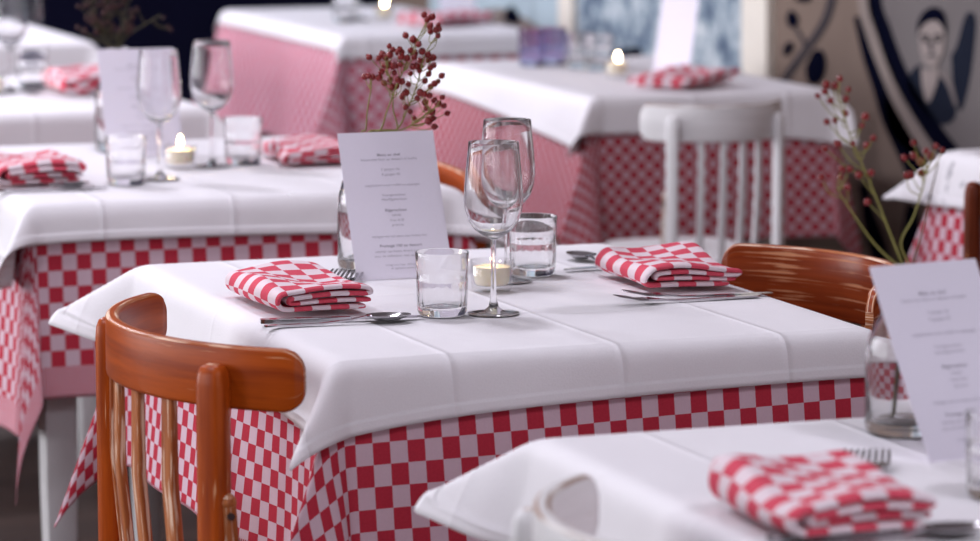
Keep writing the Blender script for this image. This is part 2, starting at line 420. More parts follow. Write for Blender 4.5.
# ------------------------------------------------------------------ tables and their cloths
TZ = .742
CT = .7525                        # where things stand on the white cloth
def make_table(cx, cy, a, b, label, lx=.055):
    t = thing('dining_table', label, 'table', (cx, cy, 0), 0, 'restaurant tables')
    MB().box((-a+.012, -b+.012, TZ-.028), (a-.012, b-.012, TZ), .008).build('tabletop', M['table_wood'], t)
    ap = MB(); i = .05
    for lo, hi in (((-a+i, -b+i), (a-i, -b+i+.02)), ((-a+i, b-i-.02), (a-i, b-i)), ((-a+i, -b+i+.02), (-a+i+.02, b-i-.02)), ((a-i-.02, -b+i+.02), (a-i, b-i-.02))):
        ap.box((lo[0], lo[1], TZ-.11), (hi[0], hi[1], TZ-.028))
    ap.build('apron', M['table_paint'], t, 0)
    lx_ = lx if isinstance(lx, tuple) else (-lx, lx)
    for sx in (-1, 1):
        for sy in (-1, 1):
            MB().sweep([(lx_[sx > 0], sy*(b-.055), z) for z in (TZ-.03, .3, 0)],
                       rounded(.055, .055, .006, 2), (0, 1, 0), lambda k: (1, .95, .72)[k]).build('leg', M['table_paint'], t)
    return t

def cloth(cx, cy, a, b, ext, rot, shift, off, tmax, flare, step, name, mat, seed, wave=1.0, spread=.7, fold=0, cadd=((.02, .02),)*4):
    """a cloth (ext = half sizes of the flat cloth) laid over a table a x b, turned by rot"""
    r = .012+off; L0 = r*PI/2
    rs = random.Random(seed); ph = [rs.uniform(0, 6.28) for _ in range(8)]
    def place(s, t):
        ds = abs(s)-(a-r+off); dt = abs(t)-(b-r+off); sx = 1 if s > 0 else -1; sy = 1 if t > 0 else -1
        ds = max(ds, 0); dt = max(dt, 0); rho = math.hypot(ds, dt)
        if rho < 1e-9: return (s, t, TZ+off)
        phi = math.atan2(dt, ds); u = phi/(PI/2)
        tri = 1-abs(1-2*u); tm = tmax[(0 if sx < 0 else 1)+(0 if sy < 0 else 2)] if isinstance(tmax, tuple) else tmax
        tau = R(tm)*(.65*tri+.35*math.sin(PI*u))
        az = PI/4+(phi-PI/4)*spread
        d = Vector((math.sin(tau)*math.cos(az)+flare*math.cos(phi)**2, math.sin(tau)*math.sin(az)+flare*math.sin(phi)**2, -math.cos(tau)))
        if fold:
            fq = fold*math.sin(3*PI*u)*max(0, rho-.13)/rho; d += Vector((-fq*.7, fq*.7, 0))
        d.normalize()
        e = Vector((math.cos(phi), math.sin(phi), 0))
        p = Vector((0, 0, 0)); n = 7; l = min(rho, L0)
        for k in range(n):
            q = (k+.5)/n*l/L0; w = q
            dd = (e*math.cos(w*PI/2)+d*math.sin(w*PI/2)).normalized()
            p += dd*(l/n)
        if rho > L0: p += d*(rho-L0)
        hang = max(0, rho-.03)
        qx = max(-b, min(b, t)); qy = max(-a, min(a, s))
        wx = math.sin(qx*9+ph[0])+.7*math.sin(qx*17+ph[1]); wy = math.sin(qy*9+ph[2])+.7*math.sin(qy*19+ph[3])
        p += e*((wx*math.cos(phi)**2+wy*math.sin(phi)**2)*.5+.9)*hang*.075*wave*(1-.85*math.sin(2*phi))
        x = max(-(a-r+off), min(a-r+off, s)); y = max(-(b-r+off), min(b-r+off, t))
        return (x+sx*p.x, y+sy*p.y, TZ+off+p.z)
    nx = int(2*ext[0]/step); ny = int(2*ext[1]/step); vs, fl, ed = [], [], []
    cr, sr = math.cos(rot), math.sin(rot)
    for j in range(ny+1):
        for i in range(nx+1):
            U = -ext[0]+2*ext[0]*i/nx; V = -ext[1]+2*ext[1]*j/ny
            u, v = U/ext[0], V/ext[1]; cx_, cy_ = cadd[(0 if u < 0 else 1)+(0 if v < 0 else 2)]; wgt = (abs(u)*abs(v))**3
            U2 = U+math.copysign(cx_*wgt, U); V2 = V+math.copysign(cy_*wgt, V)
            vs.append(place(shift[0]+U2*cr-V2*sr, shift[1]+U2*sr+V2*cr)); fl.append((U2, V2))
            eu, ev = ext[0]-abs(U), ext[1]-abs(V)
            ed.append((min(eu, ev), V if eu < ev else U))
    fs = [(j*(nx+1)+i, j*(nx+1)+i+1, (j+1)*(nx+1)+i+1, (j+1)*(nx+1)+i) for j in range(ny) for i in range(nx)]
    me = bpy.data.meshes.new(name); me.from_pydata(vs, [], fs)
    for nm, data in (('flat', fl), ('edge', ed)):
        ul = me.uv_layers.new(name=nm)
        for lp in me.loops: ul.data[lp.index].uv = data[lp.vertex_index]
    me.materials.append(mat); me.polygons.foreach_set('use_smooth', [True]*len(fs)); me.update()
    o = bpy.data.objects.new(name, me); C.objects.link(o); o.location = (cx, cy, 0)
    ss_ = o.modifiers.new('smooth', 'SUBSURF'); ss_.levels = ss_.render_levels = 1
    so = o.modifiers.new('thickness', 'SOLIDIFY'); so.thickness = .0009; so.offset = -1
    return o

def dressed(cx, cy, a, b, tl, rl, wl_, red, white, check='check', linen='linen', seed=1, fine=True, wt=(44, 44, 60, 48), lx=.11, rt=(25, 25, 17, 20), fold=.13, cadd=((.02, .02),)*4):
    make_table(cx, cy, a, b, tl, lx)
    st = .0135
    tag(cloth(cx, cy, a, b, (a+red[2], b+red[3]), R(red[4]), red[:2], .004, rt, .04, st, 'checked_tablecloth', M[check], seed, 1.0, .35, fold, ((0, 0),)*4), rl, 'tablecloth', 'checked under cloths')
    tag(cloth(cx, cy, a, b, (a+white[2], b+white[3]), R(white[4]), white[:2], .009, wt, .09, st*.85, 'white_tablecloth', M[linen], seed, 1.0, .45, 0, cadd), wl_, 'tablecloth', 'white top cloths')

G = 'table laid for two'
# main table
A_, B_ = .345, .445
MC = (1.597, 4.403)
dressed(MC[0], MC[1], A_, B_, 'dining table in sharp focus under white and checked cloths',
        'red and pink checked cloth under the white cloth of the sharply focused centre table',
        'white cloth on the sharply focused centre table between two brown chairs',
        (-.005, .01, .255, .272, 1.6), (0, .012, .09, .073, 1.6), 'check_plain', 'linen', 3, cadd=((.036, .038), (.01, .01), (.025, .035), (.02, .02)))
FC = (1.64, 2.985)
dressed(FC[0], FC[1], A_, B_, 'dining table nearest the camera beside the white chair',
        'red and pink checked cloth hanging below the white cloth of the nearest table',
        'white cloth on the blurred nearest table, a white chair back against it',
        (0, 0, .29, .28, 0), (-.005, .0, .088, .085, 1.0), 'check', 'linen', 5)
R2 = (1.62, 6.03)
dressed(R2[0], R2[1], .355, .455, 'dining table directly behind the centre table, a white leg showing under its cloth',
        'red and pink checked cloth with ribbed pink border hanging at the left frame edge',
        'white cloth of the table directly behind the centre table',
        (-.03, 0, .33, .295, .5), (-.01, 0, .10, .062, -1.0), 'check', 'linen', 8, True, (40, 44, 60, 48), (-.3, .05), (1, 20, 20, 20), .05)
R3 = (1.63, 7.53)
dressed(R3[0], R3[1], .355, .445, 'third dining table of the left row, seen behind the leaning menu and wine glasses',
        'red and pink checked cloth under the third white cloth of the left row',
        'white cloth of the third table in the left row, seen behind the blurred menu',
        (0, 0, .30, .30, .5), (0, 0, .10, .10, 0), 'check', 'linen', 11, False)
R4 = (1.86, 9.38)
dressed(R4[0], R4[1], .34, .43, 'farthest dining table of the left row, against the dark wall',
        'dark blue checked cloth under the farthest white cloth of the left row',
        'small far white cloth in the top left corner against the dark navy wall',
        (0, 0, .28, .28, .5), (.01, 0, .09, .08, 0), 'check_navy', 'linen', 13, False)
RB = (3.06, 7.54)
dressed(RB[0], RB[1], .275, .50, 'dining table behind the white slatted chair, against the painted wall',
        'red and pink checked cloth behind the slats of the far white chair',
        'white cloth on the table behind the far white slatted chair',
        (-.035, 0, .265, .30, 0), (-.012, 0, .068, .085, -3.0), 'check_small', 'linen', 17, False, (44, 44, 60, 48), .11, (20, 8, 20, 20))
RA = (3.105, 9.46)
dressed(RA[0], RA[1], .265, .55, 'far dining table with a long pink checked side, candle on top',
        'pink checked cloth with a broad bright side left of the berry sprigs',
        'white cloth of the far table above the broad pink checked side',
        (0, 0, .30, .30, 0), (.02, 0, .06, .06, 0), 'check_pink', 'linen', 19, False, (30, 40, 18, 20), cadd=((0, 0),)*4)
RR = (3.27, 5.40)
dressed(RR[0], RR[1], .28, .445, 'dining table at the right frame edge against the painted wall',
        'red and pink checked cloth at the right frame edge beside the dark chair post',
        'white cloth with dark marks at the right frame edge',
        (-.06, 0, .22, .24, 0), (-.015, 0, .075, .08, 0), 'check', 'linen_spots', 23, False, (44, 44, 50, 48))

# ------------------------------------------------------------------ chairs
def make_chair(label, m, me, group, streak=None, SAG=.128, brace=True, SZ=.40, RH=.071):
    """facing +x, origin on the floor under the middle of the chord of its curved rail"""
    t = thing('dining_chair', label, 'chair', (0, 0, 0), 0, group)
    HW = .23; RR_ = (HW*HW+SAG*SAG)/(2*SAG); xc = -SAG+RR_; am = math.asin(HW/RR_)
    def arc(th, r=RR_, z=0): return Vector((xc-r*math.cos(th), r*math.sin(th), z))
    n = 40; pts = [arc(-am+2*am*i/n, z=.7875-RH/2) for i in range(n+1)]; ln = RR_*2*am
    # denser ends for the round rail ends
    us = []
    for i in range(13): us.append(.5*(1-math.cos(PI/2*i/12))*2*.042/ln if i else .0)
    us = [((1-math.cos(PI/2*i/12)))*.04/ln for i in range(13)]
    mid = [lerp(us[-1], 1-us[-1], i/34) for i in range(1, 34)]
    uu = us+mid+[1-u for u in reversed(us)]
    pts = [arc(-am+2*am*u, z=.7875-RH/2) for u in uu]
    def sc(i):
        d = min(uu[i], 1-uu[i])*ln
        h = 1 if d >= .026 else (.038-.026+math.sqrt(max(0, .026**2-(.026-d)**2)))/.038
        return (.75 if d < .006 else 1, h)
    prof = rounded(.016, RH, .005, 3); k = len(prof)
    seg = [0]*k
    for j in range(k):
        p = prof[j]; q = prof[(j+1) % k]
        if (p[1]+q[1])/2 > RH/2-.003 and abs((p[0]+q[0])/2) > .002: seg[j] = 1
    rail = MB().sweep(pts, prof, (0, 0, 1), sc, seg_mi=seg); rail.build('back_rail', [streak or m, me], t, 50)
    # rear posts (also the rear legs), outside the rail
    for sg in (-1, 1):
        th = sg*math.asin(.165/RR_); p = arc(th, RR_+.008+.0115); out = Vector((-math.cos(th), math.sin(th), 0))
        zs = [0, .2, .42, .60, .71, .744, .757, .765, .768]; ofs = [.06, .02, 0, 0, 0, 0, 0, 0, 0]
        pp = [(p.x+out.x*o, p.y+out.y*o, z) for z, o in zip(zs, ofs)]
        pr = rounded(.028, .035, .009, 3)
        MB().sweep(pp, pr, tuple(Vector((-out.y, out.x, 0))), lambda i: (.8, .9, 1, 1, 1, 1, .93, .75, .4)[i],
                   seg_mi=[0]*len(pr)).build('rear_post', [m, me], t, 50)
    for i in range(4):
        y = (-.096, -.034, .030, .094)[i]; th = math.asin(y/RR_); p = arc(th, RR_-.001); out = Vector((-math.cos(th), math.sin(th), 0))
        q = arc(th, RR_-.012)
        pr = rounded(.011, .021, .003, 2)
        MB().sweep([(p.x, p.y, .79-RH), (p.x, p.y, .62), (q.x, q.y, .50), (q.x, q.y, SZ)], pr, tuple(Vector((-out.y, out.x, 0))),
                   lambda i: (.9, 1, 1, .9)[i]).build('slat', m if 'white' in m.name else me, t, 50)
    # seat
    poly = []
    for i in range(13):
        th = lerp(-.62, .62, i/12); p = arc(th, RR_-.004); poly.append((p.x, p.y))
    poly += [(-.03, .192), (.06, .20), (.2, .20), (.255, .185), (.283, .14), (.292, .07), (.292, -.07), (.283, -.14), (.255, -.185), (.2, -.20), (.06, -.20), (-.03, -.192)]
    MB().prism(poly, SZ-.025, SZ).build('seat', m, t, 30)
    ap = MB()
    for sg in (-1, 1): ap.box((-.03, sg*.165-.009, SZ-.082), (.24, sg*.165+.009, SZ-.025))
    ap.box((.222, -.156, SZ-.082), (.24, .156, SZ-.025)); ap.box((-.09, -.13, SZ-.082), (-.07, .13, SZ-.025)); ap.build('seat_frame', m, t, 0)
    for sg in (-1, 1):
        MB().sweep([(.215, sg*.15, SZ-.082), (.22, sg*.155, .18), (.235, sg*.165, 0)], circ(.018, 10), (0, 1, 0), lambda i: (1, .95, .7)[i]).build('front_leg', m, t)
        # hip brace from the post to the seat
        ap_ = arc(sg*math.asin(.165/RR_), RR_+.021)
        if not brace: continue
        br = MB().sweep(curve([(ap_.x+.012, sg*.190, .614), (ap_.x+.016, sg*.191, .55), (ap_.x+.018, sg*.191, .49), (ap_.x+.026, sg*.186, SZ+.001)], 5), circ(.0095, 10), (0, 1, 0))
        br.ball((ap_.x+.012, sg*.190, .614), .0105, 10, 6); bo = br.build('hip_brace', me, t)
        sw = MB(); sw.lathe([(0, -.002), (.0042, -.002), (.0042, .0015), (0, .0015)], 10)
        so = sw.build('screw', M['screw'], bo); so.location = (ap_.x+.012-.0, sg*.2005, .600); so.rotation_euler = (PI/2, 0, 0)
    st = MB()
    for sg in (-1, 1): st.sweep([(-.10, sg*.145, .16), (.22, sg*.155, .16)], circ(.009, 8), (0, 0, 1))
    st.sweep([(.06, -.15, .16), (.06, .15, .16)], circ(.009, 8), (0, 0, 1)); st.build('stretcher', m, t)
    return t
gb, gw = 'brown bentwood chairs', 'white painted chairs'
ch = make_chair('orange brown wooden chair at the left end of the centre table, rail edges worn', M['brown'], M['brown_edge'], gb)
ch.location = (1.163, 4.08, 0); ch.rotation_euler = (0, 0, R(3)); ch.scale = (1, 1.1, 1)
cs = make_chair('orange brown rail with pale streaked grain behind the right end of the centre table', M['brown'], M['brown_edge'], gb, M['streaked'], RH=.094)
cs.location = (1.996, 4.33, 0); cs.rotation_euler = (0, 0, PI); cs.scale = (1, 1, .993)
c3 = make_chair('brown chair behind the centre menu card, only its shiny rail end showing', M['brown'], M['brown_edge'], gb, None, .03, False)
c3.location = (2.006, 5.835, 0); c3.rotation_euler = (0, 0, PI); c3.scale = (1, 1, .968)
cd_ = make_chair('brown chair post and rail, darkened as in shade, at the right frame edge', M['brown_shaded'], M['brown'], gb)
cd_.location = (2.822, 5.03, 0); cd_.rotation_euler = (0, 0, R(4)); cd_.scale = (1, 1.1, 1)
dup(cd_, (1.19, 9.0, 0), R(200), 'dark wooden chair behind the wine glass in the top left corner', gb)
cw = make_chair('white painted chair with chipped rim against the nearest table', M['white_paint'], M['white_edge'], gw)
cw.location = (1.228, 2.835, 0); cw.rotation_euler = (0, 0, R(3))
fw = make_chair('white slatted chair standing before the far table by the painted wall', M['white_paint'], M['white_edge'], gw, None, .115, True, .49)
fw.scale = (.9, .64, 1); fw.location = (2.818, 6.50, 0); fw.rotation_euler = (0, 0, R(92))

# ------------------------------------------------------------------ glassware
def shell(outer, inner): return outer+inner[::-1]
def make_wine_glass(label, group):
    t = thing('wine_glass', label, 'wine glass', (0, 0, 0), 0, group)
    bowl_o = [(.0035, .094), (.006, .0965), (.014, .1005), (.0235, .108), (.031, .119), (.0355, .133), (.0368, .146), (.0362, .162), (.0345, .185), (.0325, .205), (.0313, .2195)]
    bowl_i = [(.0, .1008), (.008, .1025), (.0145, .1045), (.0225, .110), (.0298, .120), (.0344, .1335), (.0357, .146), (.0351, .162), (.0334, .185), (.0314, .205), (.0303, .2195)]
    rim = [(.0311, .2202), (.0305, .2202)]
    foot = [(0, .0), (.031, .0), (.0322, .0008), (.0318, .0016), (.022, .0026), (.011, .0045), (.0062, .009), (.0042, .018), (.0034, .035), (.0032, .06), (.0033, .085)]
    MB().lathe(foot+bowl_o+rim+bowl_i[::-1], 48).build('glass_body', M['glass'], t, 60)
    return t
def make_tumbler(label, group, mat='glass'):
    t = thing('water_tumbler', label, 'glass', (0, 0, 0), 0, group)
    o = [(0, .002), (.020, .0012), (.0255, .0), (.0275, .002), (.0282, .006), (.0288, .014), (.0292, .030), (.0296, .0425), (.0308, .0445), (.0308, .0475), (.0300, .0495), (.0308, .065), (.0318, .0822)]
    i = [(0, .011), (.018, .0112), (.0245, .013), (.0262, .020), (.0270, .032), (.0279, .049), (.0291, .066), (.0304, .0822)]
    rim = [(.0315, .0832), (.0307, .0832)]
    def flutes(a, z): return 1+(.035*abs(math.cos(a*9)) if .004 < z < .043 else 0)
    MB().lathe(o+rim+i[::-1], 64, rmod=lambda a, z: flutes(a, z)).build('glass_body', M[mat], t, 60)
    return t
def make_candle(label, group):
    t = thing('tealight_holder', label, 'candle', (0, 0, 0), 0, group)
    o = [(0, .0), (.019, .0), (.0215, .002), (.0225, .010), (.0238, .036), (.0232, .0365)]
    i = [(0, .0065), (.017, .0065), (.0195, .009), (.0205, .012), (.0222, .036)]
    MB().lathe(o+i[::-1], 40).build('glass_cup', M['thin_glass'], t, 60)
    wx = MB().lathe([(0, .0072), (.0165, .0072), (.0185, .0105), (.0200, .026), (.0203, .0285), (.0185, .0290), (.004, .0275), (0, .0275)], 36).build('wax', M['wax'], t)
    wk = MB().sweep([(0, 0, .0265), (.0005, 0, .032), (.0012, .0003, .036)], circ(.0008, 6), (0, 1, 0)).build('wick', M['wick'], wx)
    MB().lathe([(0, 0), (.0024, .0015), (.0033, .0045), (.0031, .008), (.002, .012), (.0008, .0155), (0, .0165)], 16, (.001, 0, .034)).build('flame', M['flame'], t)
    return t
gg, gt, gc = 'wine glasses', 'water tumblers', 'lit tealights'
wg = make_wine_glass('empty wine glass standing nearest on the centre table', gg); wg.location = (1.546, 4.235, CT); wg.scale = (1, 1, .97)
dup(wg, (1.663, 4.503, CT), 1, 'empty wine glass behind the other glass on the centre table', gg)
tb = make_tumbler('clear ribbed tumbler in front of the menu card on the centre table', gt); tb.location = (1.482, 4.245, CT); tb.scale = (1.05, 1.05, .95)
dup(tb, (1.716, 4.55, CT), .3, 'clear ribbed tumbler at the back of the centre table right of the wine glasses', gt)
ca = make_candle('lit tealight in a small glass cup behind the wine glass stem on the centre table', gc); ca.location = (1.613, 4.425, CT); ca.scale = (1.2, 1.2, 1.1)
# table behind
dup(wg, (1.546, 5.835, CT), .4, 'blurred wine glass before the leaning menu on the second table', gg)
dup(wg, (1.682, 6.0, CT), .8, 'blurred wine glass right of the tealight on the second table', gg)
dup(tb, (1.476, 5.785, CT), .2, 'blurred tumbler left of the wine glass on the second table', gt)
dup(tb, (1.742, 6.02, CT), .5, 'blurred tumbler beside the right wine glass on the second table', gt)
dup(ca, (1.624, 5.995, CT), 1, 'burning tealight on the second table between two wine glasses', gc)
# third table
dup(wg, (1.683, 7.56, CT), .3, 'very blurred wine glass at the top left frame corner', gg)
dup(tb, (1.748, 7.64, CT), .3, 'very blurred tumbler beside the top left wine glass', gt)
dup(ca, (1.632, 7.505, CT), .3, 'burning tealight cut by the left frame edge', gc)
dup(tb, at(30, 22, CT), .3, 'small pale tumbler on the farthest table of the left row', gt)
# right column
dup(ca, (3.012, 7.46, CT), .3, 'burning tealight on the table behind the far white chair', gc)
dup(ca, (3.125, 9.42, CT), .3, 'burning tealight on the farthest right hand table above the berry sprigs', gc)
vt = make_tumbler('violet tinted tumbler at the far left edge of the table behind the white chair', gt, 'violet_glass'); vt.location = at(532, 66, CT)
dup(vt, at(553, 64, CT), .5, 'violet tinted tumbler right of its twin, left of the far tealight', gt)
dup(tb, at(580, 68, CT), .5, 'clear tumbler just left of the burning tealight by the painted wall', gt)
dup(tb, at(598, 70, CT), .5, 'clear tumbler touching the far tealight from the left, before the blue mural', gt)
dup(wg, at(360, 20, CT), .5, 'blurred wine glass left of the tealight on the farthest right hand table', gg)
dup(tb, at(345, 22, CT), .5, 'blurred tumbler left of the wine glass on the farthest right hand table', gt)
# nearest table
dup(tb, (1.59, 2.985, CT), .3, 'blurred tumbler at the lower right frame corner before the nearest menu', gt)

for c_ in ca.children_recursive:
    if c_.name.startswith('flame'): c_.scale = (.6, .6, .55); c_.location = (.0004, 0, .0155)
# ------------------------------------------------------------------ menu cards
def text_mesh(lines, w, h):
    """all printed lines as one flat mesh, x right, z up, on y = 0"""
    mb = MB(); dg = bpy.context.evaluated_depsgraph_get()
    for txt, z, size, bold in lines:
        cu = bpy.data.curves.new('line', 'FONT'); cu.body = txt; cu.size = size*(.86 if len(txt) < 40 else .74); cu.align_x = 'CENTER'; cu.offset = bold
        cu.resolution_u = 2; cu.space_character = 1.12
        o = bpy.data.objects.new('line', cu); C.objects.link(o); bpy.context.view_layer.update()
        me = bpy.data.meshes.new_from_object(o.evaluated_get(bpy.context.evaluated_depsgraph_get()))
        mb.add([(v.co.x, -.0004, z*h+v.co.y) for v in me.vertices], [tuple(p.vertices) for p in me.polygons])
        bpy.data.objects.remove(o); bpy.data.curves.remove(cu); bpy.data.meshes.remove(me)
    return mb
LINES = [('Menu au chef', .835, .0062, .00012), ('keuze met kaas en dessert of koffie', .805, .0056, 0), ('3 gangen 36', .737, .0056, 0), ('4 gangen 45', .702, .0056, 0),
         ('supplement voor truffel en asperges', .630, .0054, 0), ('Voorgerechten', .562, .0056, 0), ('Hoofdgerechten', .532, .0056, 0),
         ('Bijgerechten', .458, .0062, .00012), ('salade', .425, .0054, 0), ('friet 4,50', .390, .0054, 0), ('groente', .358, .0054, 0),
         ('wijzigen van het menu kan helaas niet', .282, .0052, 0), ('Fromage 100 au dessert', .216, .0062, .00012),
         ('selectie van kazen, brood en stroop', .180, .0052, 0), ('voor de liefhebber, met een glas port', .148, .0052, 0),
         ('vraag ons naar allergenen', .088, .005, 0), ('of speciale wensen', .064, .005, 0)]
def make_menu(label, w, h, tilt, yaw, loc, text=True):
    t = thing('menu_card', label, 'menu', loc, R(yaw), 'menu cards')
    rot = Matrix.Rotation(-R(tilt), 4, 'X')
    nx, nz = 6, 10; th = .0005; vs = []
    for y in (0, th):
        for j in range(nz+1):
            for i in range(nx+1):
                x = w*i/nx; z = h*j/nz; bow = .002*math.sin(PI*j/nz)
                vs.append((x, y+bow, z))
    k = (nx+1)*(nz+1); fs = []
    for j in range(nz):
        for i in range(nx):
            q = j*(nx+1)+i; fs.append((q, q+1, q+nx+2, q+nx+1)); fs.append((k+q, k+q+nx+1, k+q+nx+2, k+q+1))
    rim = [i for i in range(nx+1)]+[j*(nx+1)+nx for j in range(1, nz+1)]+[nz*(nx+1)+i for i in range(nx-1, -1, -1)]+[j*(nx+1) for j in range(nz-1, 0, -1)]
    for a, b in zip(rim, rim[1:]+rim[:1]): fs.append((a, k+a, k+b, b))
    mb = MB(); mb.add([rot @ Vector(v) for v in vs], fs); card = mb.build('card', M['paper'], t, 30)
    if text:
        tm = text_mesh(LINES, w, h); out = MB()
        out.add([rot @ Vector((v[0]+w*.5, v[1]+.002*math.sin(PI*min(1, max(0, v[2]/h))), v[2])) for v in tm.v], tm.f)
        out.build('printed_text', M['ink'], card, 0)
    return t
make_menu('white printed menu card leaning on the vase of the centre table', .135, .205, 24, 0, (1.478, 4.573, CT))
make_menu('white printed menu card leaning on the vase at the right frame edge, nearest table', .13, .209, 31, 9, (1.606, 3.160, CT))
make_menu('blurred menu card leaning behind two wine glasses on the second table', .135, .20, 24, -3, (1.548, 6.195, CT))
m4 = make_menu('blurred white menu card leaning against the blue mural by the far tealight', .10, .215, 12, -60, at(652, 74, CT), False)
m5 = make_menu('very blurred menu card at the top of the photo above the pink napkin', .10, .20, 15, -10, at(440, 14, CT), False)

# ------------------------------------------------------------------ vases and berry sprigs
def make_vase(label, loc):
    t = thing('glass_bottle_vase', label, 'vase', loc, 0, 'bottle vases')
    o = [(0, .004), (.03, .002), (.036, 0), (.0405, .003), (.042, .010), (.042, .085), (.0405, .100), (.035, .118), (.026, .134), (.0205, .148), (.0195, .168), (.0205, .176), (.0215, .180)]
    i = [(0, .012), (.034, .0125), (.0385, .018), (.0392, .085), (.0378, .099), (.0325, .116), (.0238, .132), (.018, .148), (.017, .168), (.018, .1795)]
    MB().lathe(o+[(.0212, .1815), (.0186, .1815)]+i[::-1], 48).build('glass_body', M['glass'], t, 60)
    return t
def berry_mesh(r):
    b = MB(); b.lathe([(0, -r*1.05), (r*.55, -r*.85), (r*.95, -r*.3), (r, .15*r), (r*.85, .6*r), (r*.45, .98*r), (r*.2, 1.1*r), (0, 1.05*r)], 12)
    o = b.build('berry', M['berry']); me = o.data; bpy.data.objects.remove(o); return me
M['berry_dark'] = plain('dark_berry', (.04, .006, .006), .7)  # darker copy of the berry colour for the second table's sprigs
def tip_mesh(r):
    b = MB(); b.lathe([(0, r*1.0), (r*.28, r*1.05), (r*.22, r*1.25), (r*.1, r*1.15), (0, r*1.1)], 8)
    o = b.build('berry_tip', M['berry_tip']); me = o.data; bpy.data.objects.remove(o); return me
BM = [berry_mesh(.0042), berry_mesh(.0047), berry_mesh(.0052)]; TM = [tip_mesh(.0042), tip_mesh(.0047), tip_mesh(.0052)]
DM = [m.copy() for m in BM]
for m in DM: m.materials[0] = M['berry_dark']
def branch(label, group, mouth, foot, main, berries, px2, Y, mat, rw=.0014, spread=.03, bscale=1.0, tips=True, bm=None):
    """main: stem pixels from the vase mouth up; berries: pixels; both read on the plane Y and spread in depth"""
    rs = random.Random(len(label)*7+len(berries))
    P = [px2(q, Y) for q in main]; n = len(P)
    bend = rs.uniform(-spread, spread)
    for i, p in enumerate(P):
        k = i/(n-1); d = ray(*px2.raw(main[i])); P[i] = p+d*(bend*k/d.y)
    t = thing('berry_sprig', label, 'berry sprig', foot, 0, group)
    F = Vector(foot); tw = MB()
    mo_ = Vector(mouth); nk = Vector((lerp(F.x, mo_.x, .9), lerp(F.y, mo_.y, .9), F.z+.128))
    pts = curve([F, nk, mo_]+P, 6)
    tw.sweep([p-F for p in pts], circ(rw, 6), (0.3, 1, .1), lambda i: lerp(1, .45, i/(len(pts)-1)))
    up = [p for p in pts if p.z > mouth[2]+.004]
    ends = []
    for q in berries:
        d = ray(*px2.raw(q)); b0 = px2(q, Y)
        # nearest lower stem point
        best = min(up, key=lambda p: (p-b0).length+(0 if b0.z-p.z > .012+.35*abs(p.x-b0.x) else .06+(p.z-b0.z)*1.2))
        k = min(1, max(0, (best-Vector(mouth)).length/.2))
        b = b0+d*((best.y-b0.y)*.9/d.y+rs.uniform(-spread, spread)*.6/d.y)
        ends.append((best, b))
    for s_, b in ends:
        mid = s_.lerp(b, .5)+Vector((rs.uniform(-.004, .004), rs.uniform(-.004, .004), -.004))
        tw.sweep([p-F for p in curve([s_, mid, b], 4)], circ(rw*.5, 5), (0.3, 1, .1), lambda i: lerp(1, .7, i/8))
    tw.build('twigs', mat, t)
    for (s_, b) in ends:
        k = rs.randrange(3); o = bpy.data.objects.new('berry', (bm or BM)[k]); C.objects.link(o); o.parent = t
        o.location = b-F; dv = (b-s_).normalized(); o.rotation_euler = dv.to_track_quat('Z', 'Y').to_euler(); o.scale = (bscale*rs.uniform(.85, 1.1),)*3
        if tips:
            e = bpy.data.objects.new('berry_tip', TM[k]); C.objects.link(e); e.parent = o
    return t
class Crop:
    def __init__(s, x0, y0, k): s.o = (x0, y0); s.k = k
    def raw(s, q): return (s.o[0]+q[0]/s.k, s.o[1]+q[1]/s.k)
    def __call__(s, q, Y): r = s.raw(q); return at_y(r[0], r[1], Y)

VM = Vector((1.532, 4.690, CT)); make_vase('glass bottle vase behind the menu card on the centre table', VM)
cp = Crop(355, 5, 4.01); gs = 'red berry sprigs in the centre vase'
allb = [(277,40),(308,48),(289,60),(300,85),(333,82),(337,98),(303,106),(325,100),(332,124),(203,122),(232,138),(241,144),(57,209),(137,165),(150,180),(140,200),(110,200),(95,214),(122,210),(180,178),(172,190),(187,190),(185,207),(222,183),(238,195),(237,210),(208,213),(269,186),(255,158),(292,200),(303,210),(312,212),(293,222),(262,222),(118,240),(132,240),(153,245),(182,238),(165,245),(106,268),(157,272),(232,248),(247,246),(261,246),(222,275),(258,265),(302,252),(315,243),(295,277),(280,305),(347,284),(332,307),(318,316),(303,327),(40,287),(70,290),(57,285),(96,292),(117,314),(140,300),(171,300),(188,308),(148,330),(165,325),(214,318),(190,368),(198,354),(205,352),(203,410),(262,352),(250,375),(277,357),(298,363),(317,382),(280,390),(284,415),(333,397),(355,404),(349,370),(308,430),(369,434),(221,428),(236,454),(312,455),(294,467),(317,488)]
stems = [[(43,500),(50,420),(64,340),(66,300)],
         [(102,500),(130,420),(155,355),(182,290),(215,215),(250,140),(285,70)],
         [(165,500),(215,405),(245,330),(262,270),(285,190),(330,118)],
         [(190,500),(250,462),(300,425),(340,402)],
         [(165,505),(153,420),(150,350),(130,260),(120,215)]]
labs = ['short berry sprig at the left of the centre vase', 'tall berry sprig reaching highest above the centre menu card', 'berry sprig right of the tallest one in the centre vase',
        'berry sprig bending low to the right over the centre menu card', 'dense berry sprig left of the tallest one in the centre vase']
def pick(q):
    if q[0] < 75 and q[1] > 200 and q[1] > 280: return 0
    if q[1] > 340 and q[0] > 215 or q[1] > 425: return 3
    best = min((1, 2, 4), key=lambda k: min(math.dist(q, p)+(0 if p[1] > q[1] else 25) for p in [(lerp(a[0], b[0], i/5), lerp(a[1], b[1], i/5)) for a, b in zip(stems[k], stems[k][1:]) for i in range(6)]))
    return best
grp = {k: [q for q in allb if pick(q) == k] for k in range(5)}
mo = [(-.008, .002), (0, -.004), (.006, .004), (.01, -.002), (.003, .009)]
